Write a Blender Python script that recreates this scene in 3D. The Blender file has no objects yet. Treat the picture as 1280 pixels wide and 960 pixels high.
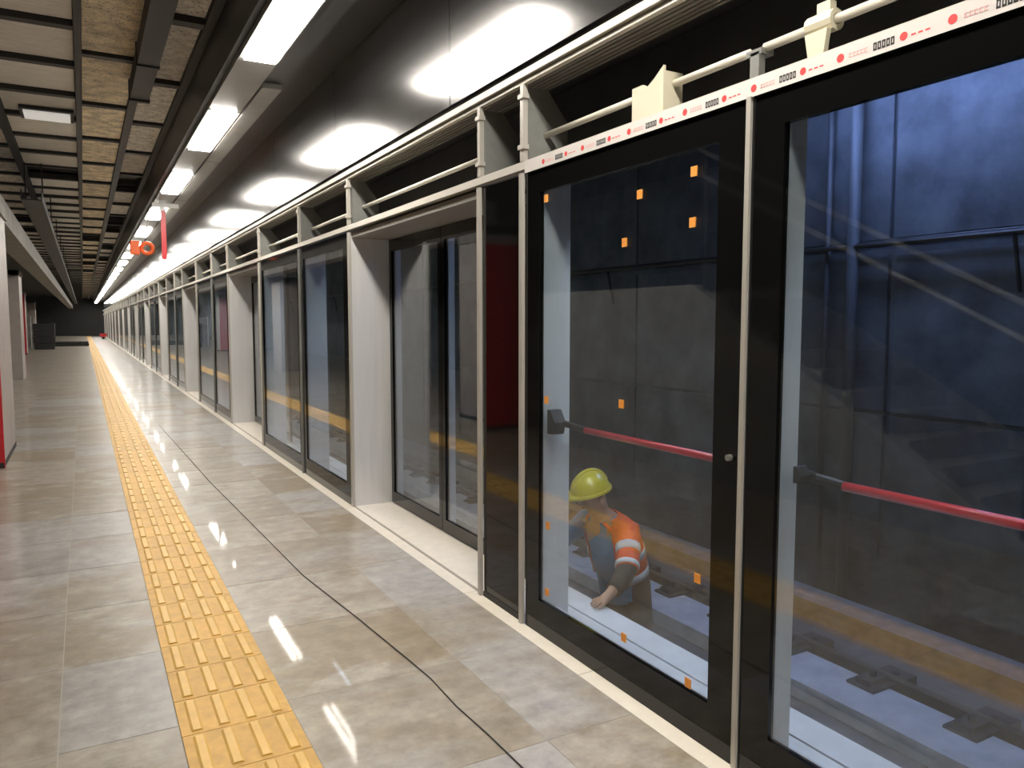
import bpy, bmesh, math, random
from mathutils import Vector, Matrix
random.seed(7)
sc = bpy.context.scene
COL = sc.collection

# ------------------------------------------------------------------ camera
F_PX, CAM_H = 960.0, 1.6
YAW, PITCH = 29.0959, 4.6451
cam_d = bpy.data.cameras.new('camera')
cam = bpy.data.objects.new('camera', cam_d)
COL.objects.link(cam)
cam_d.sensor_fit = 'HORIZONTAL'
cam_d.sensor_width = 36.0
cam_d.lens = 36.0 * F_PX / 1280.0
cam_d.clip_start = 0.05
cam_d.clip_end = 400
cam.location = (0, 0, CAM_H)
cam.rotation_euler = (math.radians(90 - PITCH), 0, math.radians(-YAW))
sc.camera = cam

# ------------------------------------------------------------------ world, exposure
w = bpy.data.worlds.new('world')
sc.world = w
w.use_nodes = True
w.node_tree.nodes['Background'].inputs[0].default_value = (0.5, 0.55, 0.65, 1)
w.node_tree.nodes['Background'].inputs[1].default_value = 0.02
sc.view_settings.view_transform = 'Standard'
sc.view_settings.look = 'None'
sc.view_settings.gamma = 1.0
sc.view_settings.use_curve_mapping = False
sc.view_settings.exposure = 0.38
sc.cycles.transparent_max_bounces = 24
sc.cycles.max_bounces = 10
sc.cycles.diffuse_bounces = 5
LAMP = 50.0          # platform lamps
EDGE_LAMP = 22.0     # cool lamps over the track edge
BLUE_LAMP = 30.0     # blue tunnel lamp
CEIL_LAMP = 0.3

# ------------------------------------------------------------------ materials
MATS = {}
def nt(m): return m.node_tree.nodes, m.node_tree.links
def mat(name, col, rough=0.5, metal=0.0, spec=0.5, coat=0.0, coat_rough=0.05, noise=0.0, nscale=6.0, bump=0.0, bscale=80.0, emit=None, estr=0.0, rand=0.0, stretch=(1, 1, 1)):
    if name in MATS: return MATS[name]
    m = bpy.data.materials.new(name); m.use_nodes = True
    N, L = nt(m); b = N['Principled BSDF']
    b.inputs['Base Color'].default_value = (*col, 1)
    b.inputs['Roughness'].default_value = rough
    b.inputs['Metallic'].default_value = metal
    b.inputs['Specular IOR Level'].default_value = spec
    b.inputs['Coat Weight'].default_value = coat
    b.inputs['Coat Roughness'].default_value = coat_rough
    if emit:
        b.inputs['Emission Color'].default_value = (*emit, 1)
        b.inputs['Emission Strength'].default_value = estr
    if noise or rand:
        geo = N.new('ShaderNodeNewGeometry')
        mp = N.new('ShaderNodeMapping'); mp.inputs['Scale'].default_value = stretch
        L.new(geo.outputs['Position'], mp.inputs['Vector'])
        nz = N.new('ShaderNodeTexNoise'); nz.inputs['Scale'].default_value = nscale; nz.inputs['Detail'].default_value = 6; nz.inputs['Roughness'].default_value = 0.62
        L.new(mp.outputs['Vector'], nz.inputs['Vector'])
        rmp = N.new('ShaderNodeMapRange')
        rmp.inputs['From Min'].default_value = 0.3; rmp.inputs['From Max'].default_value = 0.7
        rmp.inputs['To Min'].default_value = 1 - noise; rmp.inputs['To Max'].default_value = 1 + noise
        L.new(nz.outputs['Fac'], rmp.inputs['Value'])
        last = rmp.outputs['Result']
        if rand:
            oi = N.new('ShaderNodeObjectInfo')
            r2 = N.new('ShaderNodeMapRange'); r2.inputs['To Min'].default_value = 1 - rand; r2.inputs['To Max'].default_value = 1 + rand
            L.new(oi.outputs['Random'], r2.inputs['Value'])
            mu = N.new('ShaderNodeMath'); mu.operation = 'MULTIPLY'
            L.new(last, mu.inputs[0]); L.new(r2.outputs['Result'], mu.inputs[1]); last = mu.outputs[0]
        vm = N.new('ShaderNodeVectorMath'); vm.operation = 'SCALE'
        vm.inputs[0].default_value = col
        L.new(last, vm.inputs['Scale'])
        L.new(vm.outputs['Vector'], b.inputs['Base Color'])
    if bump:
        geo2 = N.new('ShaderNodeNewGeometry')
        n2 = N.new('ShaderNodeTexNoise'); n2.inputs['Scale'].default_value = bscale; n2.inputs['Detail'].default_value = 3
        L.new(geo2.outputs['Position'], n2.inputs['Vector'])
        bp = N.new('ShaderNodeBump'); bp.inputs['Strength'].default_value = bump; bp.inputs['Distance'].default_value = 0.01
        L.new(n2.outputs['Fac'], bp.inputs['Height']); L.new(bp.outputs['Normal'], b.inputs['Normal'])
    MATS[name] = m
    return m

def perforate(m, scale=26.0, r0=0.16, r1=0.30, dark=0.35):
    N, L = nt(m); b = N['Principled BSDF']
    src = b.inputs['Base Color'].links[0].from_socket
    geo = N.new('ShaderNodeNewGeometry'); vo = N.new('ShaderNodeTexVoronoi'); vo.inputs['Scale'].default_value = scale
    L.new(geo.outputs['Position'], vo.inputs['Vector'])
    mr = N.new('ShaderNodeMapRange'); mr.inputs['From Min'].default_value = r0; mr.inputs['From Max'].default_value = r1; mr.inputs['To Min'].default_value = dark
    L.new(vo.outputs['Distance'], mr.inputs['Value'])
    vm = N.new('ShaderNodeVectorMath'); vm.operation = 'SCALE'
    L.new(src, vm.inputs[0]); L.new(mr.outputs['Result'], vm.inputs['Scale']); L.new(vm.outputs['Vector'], b.inputs['Base Color'])
def glass_mat(name, tint, refl, rough=0.0):
    m = bpy.data.materials.new(name); m.use_nodes = True
    N, L = nt(m)
    for n in list(N): N.remove(n)
    out = N.new('ShaderNodeOutputMaterial')
    lw = N.new('ShaderNodeLayerWeight'); lw.inputs['Blend'].default_value = 0.5
    pw = N.new('ShaderNodeMath'); pw.operation = 'POWER'; pw.inputs[1].default_value = 4.0
    L.new(lw.outputs['Facing'], pw.inputs[0])
    ma = N.new('ShaderNodeMath'); ma.operation = 'MULTIPLY_ADD'; ma.inputs[1].default_value = 0.75; ma.inputs[2].default_value = refl
    L.new(pw.outputs[0], ma.inputs[0])
    tr = N.new('ShaderNodeBsdfTransparent'); tr.inputs['Color'].default_value = (*tint, 1)
    gl = N.new('ShaderNodeBsdfGlossy'); gl.inputs['Roughness'].default_value = rough; gl.inputs['Color'].default_value = (0.95, 0.95, 0.95, 1)
    mx = N.new('ShaderNodeMixShader')
    L.new(ma.outputs[0], mx.inputs[0]); L.new(tr.outputs[0], mx.inputs[1]); L.new(gl.outputs[0], mx.inputs[2])
    L.new(mx.outputs[0], out.inputs['Surface'])
    MATS[name] = m
    return m

def floor_mat(nm='polished_stone', k=1.0, coat=0.55):
    m = bpy.data.materials.new(nm); m.use_nodes = True
    N, L = nt(m); b = N['Principled BSDF']
    geo = N.new('ShaderNodeNewGeometry'); oi = N.new('ShaderNodeObjectInfo')
    mp = N.new('ShaderNodeMapping'); mp.inputs['Scale'].default_value = (0.55, 1.0, 1.0)
    L.new(geo.outputs['Position'], mp.inputs['Vector'])
    n1 = N.new('ShaderNodeTexNoise'); n1.inputs['Scale'].default_value = 1.5; n1.inputs['Detail'].default_value = 7; n1.inputs['Roughness'].default_value = 0.65
    L.new(mp.outputs['Vector'], n1.inputs['Vector'])
    ad = N.new('ShaderNodeMath'); ad.operation = 'MULTIPLY_ADD'; ad.inputs[1].default_value = 0.55
    L.new(oi.outputs['Random'], ad.inputs[0]); L.new(n1.outputs['Fac'], ad.inputs[2])
    cr = N.new('ShaderNodeValToRGB'); e = cr.color_ramp.elements
    e[0].position = 0.38; e[0].color = (0.33, 0.305, 0.285, 1)
    e[1].position = 1.05; e[1].color = (0.30, 0.24, 0.17, 1)
    for p, c in ((0.6, (0.42, 0.395, 0.375)), (0.78, (0.31, 0.258, 0.195)), (0.92, (0.41, 0.365, 0.31))):
        x = e.new(p); x.color = (*c, 1)
    L.new(ad.outputs[0], cr.inputs['Fac'])
    n2 = N.new('ShaderNodeTexNoise'); n2.inputs['Scale'].default_value = 9; n2.inputs['Detail'].default_value = 8; n2.inputs['Roughness'].default_value = 0.7
    L.new(geo.outputs['Position'], n2.inputs['Vector'])
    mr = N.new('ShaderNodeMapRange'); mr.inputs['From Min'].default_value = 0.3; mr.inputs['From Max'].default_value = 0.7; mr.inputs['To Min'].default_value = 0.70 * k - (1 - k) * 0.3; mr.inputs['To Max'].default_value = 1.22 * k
    L.new(n2.outputs['Fac'], mr.inputs['Value'])
    vm = N.new('ShaderNodeVectorMath'); vm.operation = 'SCALE'
    L.new(cr.outputs['Color'], vm.inputs[0]); L.new(mr.outputs['Result'], vm.inputs['Scale'])
    L.new(vm.outputs['Vector'], b.inputs['Base Color'])
    rr = N.new('ShaderNodeMapRange'); rr.inputs['To Min'].default_value = 0.28; rr.inputs['To Max'].default_value = 0.55
    L.new(n2.outputs['Fac'], rr.inputs['Value']); L.new(rr.outputs['Result'], b.inputs['Roughness'])
    b.inputs['Coat Weight'].default_value = coat; b.inputs['Coat Roughness'].default_value = 0.045
    MATS[nm] = m
    return m

M_FLOOR = floor_mat()
M_DUSTY_DIM = floor_mat('dusty_dimmed_stone', 0.80, 0.25)  # dust and stains, plus weaker light left of the strip darkened into the colour
M_JOINT = mat('joint_mortar', (0.36, 0.325, 0.29), 0.7)
M_SILLSTONE = mat('pale_sill_stone', (0.80, 0.73, 0.63), 0.3, noise=0.06, nscale=12, coat=0.3)
M_YEL = mat('yellow_tactile', (0.60, 0.345, 0.075), 0.55, noise=0.16, nscale=14, rand=0.08)
M_YEL2 = mat('yellow_bar', (0.68, 0.42, 0.11), 0.5, noise=0.10, nscale=9)
M_BLACK = mat('black_glass_border', (0.005, 0.005, 0.005), 0.06, spec=0.38)
M_SILVER = mat('painted_aluminium', (0.50, 0.47, 0.42), 0.4, metal=0.25, noise=0.05, nscale=4)
M_JAMB = mat('jamb_metal', (0.70, 0.69, 0.68), 0.34, metal=0.3, noise=0.05, nscale=3, stretch=(6, 6, 0.4))
M_RAIL = mat('white_header_rail', (0.62, 0.58, 0.52), 0.38, metal=0.1)
M_PLATE = mat('grey_bracket', (0.22, 0.22, 0.205), 0.5, metal=0.3, noise=0.1, nscale=8)
M_DARK = mat('dark_header', (0.022, 0.022, 0.022), 0.6, noise=0.25, nscale=5)
M_RIB = mat('ribbed_soffit', (0.24, 0.225, 0.20), 0.5, metal=0.2)
M_CONDUIT = mat('pale_conduit', (0.58, 0.54, 0.46), 0.4)
M_CREAM = mat('cream_bracket', (0.54, 0.50, 0.38), 0.5, noise=0.05)
M_BACKST = mat('trackside_aluminium', (0.62, 0.64, 0.66), 0.45, metal=0.0, noise=0.06, nscale=4, stretch=(5, 5, 0.5))
M_FASCIA = mat('satin_fascia', (0.15, 0.145, 0.145), 0.19, metal=0.9, noise=0.04, nscale=1.2)
M_FDARK = mat('dark_soffit', (0.025, 0.025, 0.028), 0.35, spec=0.5, noise=0.1, nscale=1.5)
M_TRAY = mat('lamp_tray_grey', (0.22, 0.22, 0.21), 0.45, noise=0.08)
M_COVER = mat('unlit_diffuser', (0.26, 0.255, 0.235), 0.35, noise=0.1, nscale=3)
M_LAMP = mat('lamp_diffuser', (0.9, 0.9, 0.9), 0.5, emit=(1.0, 0.95, 0.86), estr=LAMP)
M_CLAMP = mat('ceiling_lamp_diffuser', (0.6, 0.6, 0.58), 0.5, emit=(1.0, 0.96, 0.90), estr=CEIL_LAMP)
M_ELAMP = mat('edge_lamp_diffuser', (0.9, 0.9, 0.9), 0.5, emit=(0.72, 0.84, 1.0), estr=EDGE_LAMP)
M_BLAMP = mat('blue_lamp_diffuser', (0.9, 0.9, 0.9), 0.5, emit=(0.30, 0.44, 1.0), estr=BLUE_LAMP)
M_CPANEL = mat('grey_fibre_panel', (0.66, 0.62, 0.55), 0.85, noise=0.4, nscale=12, rand=0.22, bump=0.5, bscale=60)
M_CWOOD = mat('stained_fibre_panel', (0.72, 0.62, 0.45), 0.85, noise=0.45, nscale=6, rand=0.2, bump=0.5, bscale=60)
perforate(M_CPANEL); perforate(M_CWOOD)
M_CLIGHT = mat('ribbed_metal_panel', (0.66, 0.63, 0.57), 0.6, noise=0.24, nscale=9, rand=0.12, stretch=(0.5, 8, 1), bump=0.2)
M_GRID = mat('dark_grid_steel', (0.018, 0.017, 0.016), 0.6, noise=0.2, nscale=4)
M_CONC = mat('concrete', (0.24, 0.228, 0.21), 0.75, noise=0.2, nscale=3, bump=0.2)
M_TWALL = mat('tunnel_wall', (0.075, 0.08, 0.082), 0.7, noise=0.55, nscale=1.6, bump=0.4, bscale=14)
M_TPANEL = mat('tunnel_wall_panel', (0.085, 0.09, 0.094), 0.62, noise=0.5, nscale=2.2, rand=0.2)
M_TFLOOR = mat('track_concrete', (0.15, 0.15, 0.15), 0.8, noise=0.3, nscale=3, bump=0.3)
M_PLINTH = mat('pale_plinth', (0.60, 0.62, 0.64), 0.75, noise=0.15, nscale=5)
M_PIPE = mat('grey_pipe', (0.075, 0.078, 0.08), 0.6)
M_KERB = mat('grey_kerb', (0.24, 0.26, 0.27), 0.8, noise=0.2)
M_RAILST = mat('rail_steel', (0.12, 0.11, 0.10), 0.4, metal=0.8)
M_FAST = mat('fastener_steel', (0.05, 0.05, 0.05), 0.6, noise=0.3)
M_LEDGE = mat('white_ledge', (0.72, 0.74, 0.77), 0.55, noise=0.09, nscale=6)
M_RED = mat('red_panel', (0.50, 0.012, 0.02), 0.4, noise=0.06)
M_REDBAR = mat('red_push_bar', (0.62, 0.03, 0.045), 0.3, coat=0.4)
M_ORANGE = mat('orange_plastic', (0.85, 0.14, 0.03), 0.5)
M_STICK = mat('orange_pad', (0.85, 0.33, 0.05), 0.6)
M_PIER = mat('pier_stone', (0.34, 0.30, 0.285), 0.5, noise=0.12, nscale=3)
M_WHITE = mat('white_plastic', (0.85, 0.85, 0.85), 0.5)
M_TAPER = mat('tape_red_print', (0.75, 0.05, 0.05), 0.6)
M_TAPEP = mat('tape_pale_print', (0.80, 0.42, 0.40), 0.6)
M_TAPEB = mat('tape_black_print', (0.03, 0.03, 0.03), 0.6)
M_TAPE = mat('tape_white', (0.66, 0.61, 0.58), 0.5)
M_BLKPL = mat('black_plastic', (0.015, 0.015, 0.016), 0.5)
M_CABLE = mat('dark_cable', (0.05, 0.045, 0.04), 0.6)
M_SKIN = mat('skin', (0.42, 0.24, 0.16), 0.5)
M_VEST = mat('hi_vis_orange', (0.95, 0.12, 0.02), 0.6, noise=0.08, nscale=20)
M_REFL = mat('reflective_band', (0.62, 0.63, 0.64), 0.35)
M_SHIRT = mat('blue_shirt', (0.03, 0.20, 0.42), 0.8, noise=0.2, nscale=25)
M_TROUS = mat('dark_trousers', (0.035, 0.033, 0.033), 0.85, noise=0.2, nscale=20)
M_HELM = mat('yellow_helmet', (0.75, 0.62, 0.03), 0.3, coat=0.5)
M_EYE = mat('eye_dark', (0.02, 0.015, 0.012), 0.3)
M_GLASS = glass_mat('screen_glass', (0.90, 0.93, 0.94), 0.09)
M_GLASS2 = glass_mat('door_glass', (0.80, 0.83, 0.84), 0.085)

# ------------------------------------------------------------------ mesh helpers
class MB:
    def __init__(s): s.bm = bmesh.new()
    def box(s, x0, x1, y0, y1, z0, z1):
        vs = [s.bm.verts.new((x, y, z)) for x in (x0, x1) for y in (y0, y1) for z in (z0, z1)]
        for f in ((0, 1, 3, 2), (4, 6, 7, 5), (0, 4, 5, 1), (2, 3, 7, 6), (0, 2, 6, 4), (1, 5, 7, 3)):
            s.bm.faces.new([vs[i] for i in f])
        return s
    def tube(s, pts, r, n=8, cap=True):
        pts = [Vector(p) for p in pts]
        rs = r if isinstance(r, (list, tuple)) else [r] * len(pts)
        rings = []
        for i, p in enumerate(pts):
            d = (pts[min(i + 1, len(pts) - 1)] - pts[max(i - 1, 0)]).normalized()
            u = d.cross(Vector((0, 0, 1)))
            if u.length < 1e-3: u = Vector((1, 0, 0))
            u.normalize(); v = u.cross(d)
            rings.append([s.bm.verts.new(p + (u * math.cos(t) + v * math.sin(t)) * rs[i]) for t in [2 * math.pi * k / n for k in range(n)]])
        for a, b in zip(rings, rings[1:]):
            for k in range(n): s.bm.faces.new((a[k], a[(k + 1) % n], b[(k + 1) % n], b[k]))
        if cap:
            s.bm.faces.new(rings[0][::-1]); s.bm.faces.new(rings[-1])
        return s
    def prism(s, poly, axis, a, b):
        # poly: 2D points; axis 'x': (y,z), 'y': (x,z), 'z': (x,y)
        def P(p, t):
            return {'x': (t, p[0], p[1]), 'y': (p[0], t, p[1]), 'z': (p[0], p[1], t)}[axis]
        A = [s.bm.verts.new(P(p, a)) for p in poly]; Bv = [s.bm.verts.new(P(p, b)) for p in poly]
        s.bm.faces.new(A); s.bm.faces.new(Bv[::-1])
        n = len(poly)
        for i in range(n): s.bm.faces.new((A[i], Bv[i], Bv[(i + 1) % n], A[(i + 1) % n]))
        return s
    def sphere(s, c, r, sx=1, sy=1, sz=1, u=12, v=8):
        res = bmesh.ops.create_uvsphere(s.bm, u_segments=u, v_segments=v, radius=r)
        for q in res['verts']: q.co = Vector((q.co.x * sx, q.co.y * sy, q.co.z * sz)) + Vector(c)
        return s
    def bevel(s, w, seg=2):
        bmesh.ops.bevel(s.bm, geom=s.bm.edges[:], offset=w, segments=seg, affect='EDGES', profile=0.5); return s
    def mesh(s, name, m, smooth=False):
        bmesh.ops.recalc_face_normals(s.bm, faces=s.bm.faces)
        me = bpy.data.meshes.new(name); s.bm.to_mesh(me); s.bm.free()
        me.materials.append(m)
        if smooth:
            for p in me.polygons: p.use_smooth = True
        return me
    def build(s, name, m, parent=None, smooth=False, loc=None):
        return add(name, s.mesh(name, m, smooth), parent, loc)

def add(name, me, parent=None, loc=None):
    o = bpy.data.objects.new(name, me); COL.objects.link(o)
    if parent is not None: o.parent = parent
    if loc is not None: o.location = loc
    return o
def tag(o, label=None, cat=None, group=None, kind=None):
    if label: o['label'] = label
    if cat: o['category'] = cat
    if group: o['group'] = group
    if kind: o['kind'] = kind
    return o
def thing(name, label, cat, loc=(0, 0, 0), group=None):
    o = bpy.data.objects.new(name, None); COL.objects.link(o); o.location = loc
    o.empty_display_size = 0.1
    return tag(o, label, cat, group)
def struct(o, label, cat): return tag(o, label, cat, kind='structure')
CACHE = {}
def cbox(key_mat, x0, x1, y0, y1, z0, z1, name):
    """box mesh shared between alike pieces, corner of the box at the local origin"""
    k = (name, key_mat.name, round(x1 - x0, 4), round(y1 - y0, 4), round(z1 - z0, 4))
    if k not in CACHE: CACHE[k] = MB().box(0, x1 - x0, 0, y1 - y0, 0, z1 - z0).mesh(name, key_mat)
    return CACHE[k]
def pbox(name, m, parent, x0, x1, y0, y1, z0, z1):
    """a box part given in world coordinates under an unrotated parent"""
    o = add(name, cbox(m, x0, x1, y0, y1, z0, z1, name), parent)
    pl = parent.location if parent is not None else Vector((0, 0, 0))
    if parent is not None and parent.parent is not None: pl = pl + parent.parent.location
    o.location = Vector((x0, y0, z0)) - Vector(pl)
    return o
ORD = ['first', 'second', 'third', 'fourth', 'fifth', 'sixth', 'seventh', 'eighth', 'ninth', 'tenth', 'eleventh', 'twelfth', 'thirteenth', 'fourteenth', 'fifteenth', 'sixteenth', 'seventeenth', 'eighteenth', 'nineteenth', 'twentieth'] + ['%dth' % n for n in range(21, 60)]

YB, YF = -8.0, 100.0       # extent of the station along the track
GX = 2.0                   # plane of the platform screen
PER, DO0, DO1 = 6.25, 3.95, 6.40

# ------------------------------------------------------------------ setting: platform floor with tiles
floor = MB().box(-6.0, GX, YB, YF, -0.30, -0.0015).build('floor', M_JOINT)
struct(floor, 'polished grey and beige stone platform floor', 'floor')
SX0, SX1 = 0.268, 0.692
cols = [(-5.745, -4.945), (-4.945, -4.145), (-4.145, -3.345), (-3.345, -2.545), (-2.545, -1.745), (-1.745, -0.945), (-0.945, -0.145), (-0.145, SX0), (SX1, 1.49), (1.49, 1.90)]
TL = 0.8; NEAR_Y = 19.4; J = 0.0025
far = MB(); far2 = MB()
for ci, (a, b) in enumerate(cols):
    y = -8.0 if ci > 3 else -8.0
    k = 0
    while y < YF - 0.01:
        ym = y + TL
        visible = (ci >= 6 and 0.8 < ym and y < NEAR_Y)
        if visible:
            t = add('floor_tile', cbox(M_FLOOR if a > 0 else M_DUSTY_DIM, a + J, b - J, y + J, ym - J, -0.02, 0.0, 'floor_tile'), floor, (a + J, y + J, -0.02 + random.uniform(-0.0008, 0.0004)))
        else:
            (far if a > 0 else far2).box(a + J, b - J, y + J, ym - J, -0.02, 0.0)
        y = ym
tag(far.build('floor_tile_field', M_FLOOR, floor), kind='stuff')
tag(far2.build('floor_tile_field', M_DUSTY_DIM, floor), kind='stuff')
# pale edge stones along the glass
fe = MB(); y = -8.0
while y < YF - 0.01:
    if 0.8 < y < 17:
        add('edge_stone', cbox(M_SILLSTONE, 1.90 + J, 2.0 - 0.015, y + J, y + 1.2 - J, -0.02, 0.0, 'edge_stone'), floor, (1.90 + J, y + J, -0.02))
    else: fe.box(1.90 + J, 1.985, y + J, y + 1.2 - J, -0.02, 0.0)
    y += 1.2
tag(fe.build('edge_stone_row', M_SILLSTONE, floor), kind='stuff')

# ------------------------------------------------------------------ tactile strip
strip = thing('tactile_strip', 'yellow tactile guiding strip running along the whole platform', 'tactile paving', (SX0, 0, 0))
PL = 0.31
pav_me = MB().box(0, SX1 - SX0 - 0.004, 0, PL - 0.004, -0.02, 0.004).mesh('paver', M_YEL)
def bar_prism(mb, x, y0):
    mb.prism([(x, 0.004), (x + 0.046, 0.004), (x + 0.037, 0.010), (x + 0.009, 0.010)], 'y', y0, y0 + 0.262)
bar_me = MB(); bar_prism(bar_me, 0, 0); bar_me = bar_me.mesh('bar', M_YEL2)
yy = 0.93; fp = MB(); fb = MB(); n = 0
while yy < YF - 0.4:
    if yy < 22:
        p = add('paver', pav_me, strip, (0.002, yy, 0))
        for q in range(4):
            add('bar', bar_me, p, (0.035 + q * 0.102, 0.022, 0))
    else:
        fp.box(0.002, SX1 - SX0 - 0.002, yy, yy + PL - 0.004, -0.02, 0.004)
        if yy < 60:
            for q in range(4): bar_prism(fb, 0.037 + q * 0.102, yy + 0.022)
    yy += PL
yy = 0.93 - PL
while yy > YB: fp.box(0.002, SX1 - SX0 - 0.002, yy, yy + PL - 0.004, -0.02, 0.004); yy -= PL
tag(fp.build('paver_row', M_YEL, strip), kind='stuff')
tag(fb.build('bar_row', M_YEL2, strip), kind='stuff')

# ------------------------------------------------------------------ track side of the setting
edge = MB().box(GX, 2.47, YB, YF, -1.15, -0.03).build('wall_platform_edge', M_TFLOOR)
struct(edge, 'concrete wall of the platform edge dropping to the track', 'wall')
led = MB().box(2.345, 2.51, YB, YF, -0.03, 0.0).build('trim_1', M_LEDGE)
struct(led, 'white ledge behind the glass screen above the track', 'ledge')
led2 = MB().box(2.02, 2.335, YB, YF, -0.028, -0.002).build('trim_2', M_LEDGE)
struct(led2, 'white inner strip at the foot of the glass screen', 'ledge')
tf = MB().box(2.47, 6.5, YB, YF, -1.35, -1.15).build('floor_track', M_TFLOOR)
struct(tf, 'dark concrete track bed beyond the screen', 'floor')
tw = MB().box(6.34, 6.8, YB, YF, -1.15, 5.0).build('wall_tunnel', M_TWALL)
struct(tw, 'dark stained tunnel wall across the track', 'wall')
y = -1.0
while y < 34:
    for z0, z1 in ((-0.55, 0.75), (0.79, 2.20), (2.34, 3.6)):
        pbox('wall_panel', M_TPANEL, tw, 6.31, 6.34, y + 0.02, y + 1.78, z0, z1)
    y += 1.8
kerb = MB().box(5.78, 6.12, YB, YF, -1.15, -0.98).build('trim_3', M_KERB); struct(kerb, 'grey concrete kerb at the foot of the tunnel wall', 'kerb')
tc = MB().box(2.40, 6.8, YB, YF, 4.3, 4.5).build('ceiling_tunnel', M_TWALL); struct(tc, 'dark concrete soffit over the track', 'ceiling')
for nm, xr, lab in (('near', 3.62, 'steel running rail nearest the platform on its pale plinth'), ('far', 5.06, 'steel running rail nearest the tunnel wall with fasteners')):
    r = thing('running_rail', lab, 'rail', (xr, 0, -1.15), 'running rails of the track')
    MB().box(-0.60 if nm == 'far' else -0.36, -0.12, YB, YF, 0, 0.13).build('plinth', M_PLINTH, r)
    MB().prism([(-0.07, 0.0), (0.07, 0.0), (0.07, 0.015), (0.012, 0.03), (0.012, 0.12), (0.036, 0.13), (0.036, 0.165), (-0.036, 0.165), (-0.036, 0.13), (-0.012, 0.12), (-0.012, 0.03), (-0.07, 0.015)], 'y', YB, YF).build('rail_profile', M_RAILST, r)
    fm = MB()
    fm.box(-0.30, 0.20, -0.11, 0.11, 0.0, 0.15); fm.box(-0.27, -0.05, -0.06, 0.06, 0.15, 0.19); fm.box(0.05, 0.17, -0.05, 0.05, 0.045, 0.10)
    fm.tube([(-0.16, 0, 0.18), (-0.16, 0, 0.23)], 0.028, 6); fm.tube([(0.11, 0, 0.1), (0.11, 0, 0.16)], 0.028, 6)
    fme = fm.mesh('fastener', M_FAST)
    y = 0.55
    while y < 22: add('fastener', fme, r, (0, y, 0)); y += 0.72
# tunnel wall services
hr = thing('wall_handrail', 'dark cable rail on brackets along the tunnel wall', 'handrail', (6.2, 0, 2.27))
MB().tube([(0, -4, 0.0), (0, 30, 0.06)], 0.022, 8).build('rail_tube', M_RAILST, hr)
MB().tube([(0.05, -4, 0.03), (0.05, 30, 0.09)], 0.012, 6).build('cable', M_BLKPL, hr)
bk = MB().tube([(0, 0, 0), (0.11, 0.0, -0.45)], 0.018, 6).mesh('bracket', M_BLKPL)
y = 0.7
while y < 28: add('bracket', bk, hr, (0, y, y * 0.002)); y += 2.6
for i, (yy, xx, rr) in enumerate(((4.72, 6.22, 0.055), (5.02, 6.25, 0.03), (10.1, 6.22, 0.05))):
    t = tag(MB().tube([(xx, yy, -1.15), (xx, yy, 4.3)], rr, 10).build('standpipe', M_FAST if i == 1 else M_PIPE, smooth=True), ['thick grey standpipe on the tunnel wall behind the nearest panel', 'thin grey standpipe beside the thick one on the tunnel wall', 'grey standpipe on the tunnel wall behind the panel with worker'][i], 'pipe', 'standpipes on the tunnel wall')
bl = thing('tunnel_lamp', 'blue tunnel lamp high on the wall beyond the nearest glass', 'lamp', (5.75, 3.9, 3.78))
MB().box(-0.16, 0.16, -1.2, 1.2, 0.03, 0.16).build('housing', M_GRID, bl)
MB().box(-0.13, 0.13, -1.15, 1.15, 0.0, 0.03).build('diffuser', M_BLAMP, bl)
MB().box(-0.02, 0.02, -0.05, 0.05, 0.16, 0.52).build('hanger', M_GRID, bl)

# ------------------------------------------------------------------ remaining shell
wl = MB().box(-6.3, -6.0, YB, YF, -0.3, 5.0).build('wall_left', M_TWALL); struct(wl, 'bare concrete wall at the left of the station', 'wall')
wb = MB().box(-6.3, 6.8, YB - 0.3, YB, -1.35, 5.0).build('wall_back', M_TWALL); struct(wb, 'concrete end wall behind the photographer', 'wall')
wf = MB().box(-6.3, 6.8, YF, YF + 0.3, -1.35, 5.0).build('wall_far', M_DARK); struct(wf, 'dark far end wall of the station', 'wall')
CZ = 4.2
ceil = MB().box(-6.3, 2.40, YB, YF, CZ + 0.16, CZ + 0.4).build('ceiling', M_GRID); struct(ceil, 'unfinished ceiling of fibre panels in a dark steel grid', 'ceiling')
def ceil_col(x0, x1, start, step, m, gap, yend=46, zoff=0.0, light_at=None, name='ceiling_panel'):
    y = start
    while y > 2.5: y -= step
    yc = y
    while yc < 46:
        pbox('cross_bar', M_GRID, ceil, x0, x1, yc - gap * 0.42, yc + gap * 0.42, CZ - 0.045, CZ + 0.05); yc += step
    fm = MB()
    yb = y
    while yb > YB + step:
        yb -= step; fm.box(x0, x1, yb + gap / 2, yb + step - gap / 2, CZ + zoff, CZ + zoff + 0.05)
    while y < YF - step:
        if y < yend:
            if y < 13 or random.random() > 0.14:
                pbox(name, m, ceil, x0, x1, y + gap / 2, y + step - gap / 2, CZ + zoff + random.uniform(-0.012, 0.012), CZ + zoff + 0.05)
        else:
            fm.box(x0, x1, y + gap / 2, y + step - gap / 2, CZ + zoff, CZ + zoff + 0.05)
        y += step
    tag(fm.build('ceiling_panel_field', m, ceil), kind='stuff')
    fbm = MB()
    while yc < YF - 0.2:
        fbm.box(x0, x1, yc - gap * 0.42, yc + gap * 0.42, CZ - 0.045, CZ + 0.05); yc += step
    tag(fbm.build('cross_bar_field', M_GRID, ceil), kind='stuff')
LIGHT_Y = 11.40
LIGHTS = [LIGHT_Y + 4.08 * k for k in (0,)]
ceil_col(0.09, 0.56, 8.67, 1.95, M_CWOOD, 0.13)
ceil_col(0.66, 1.02, 7.36, 1.98, M_CPANEL, 0.16)
ceil_col(-0.74, 0.02, 7.94, 1.20, M_CLIGHT, 0.13, yend=46)
ceil_col(-1.7, -0.86, 7.4, 1.25, M_CPANEL, 0.16, yend=46)
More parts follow.
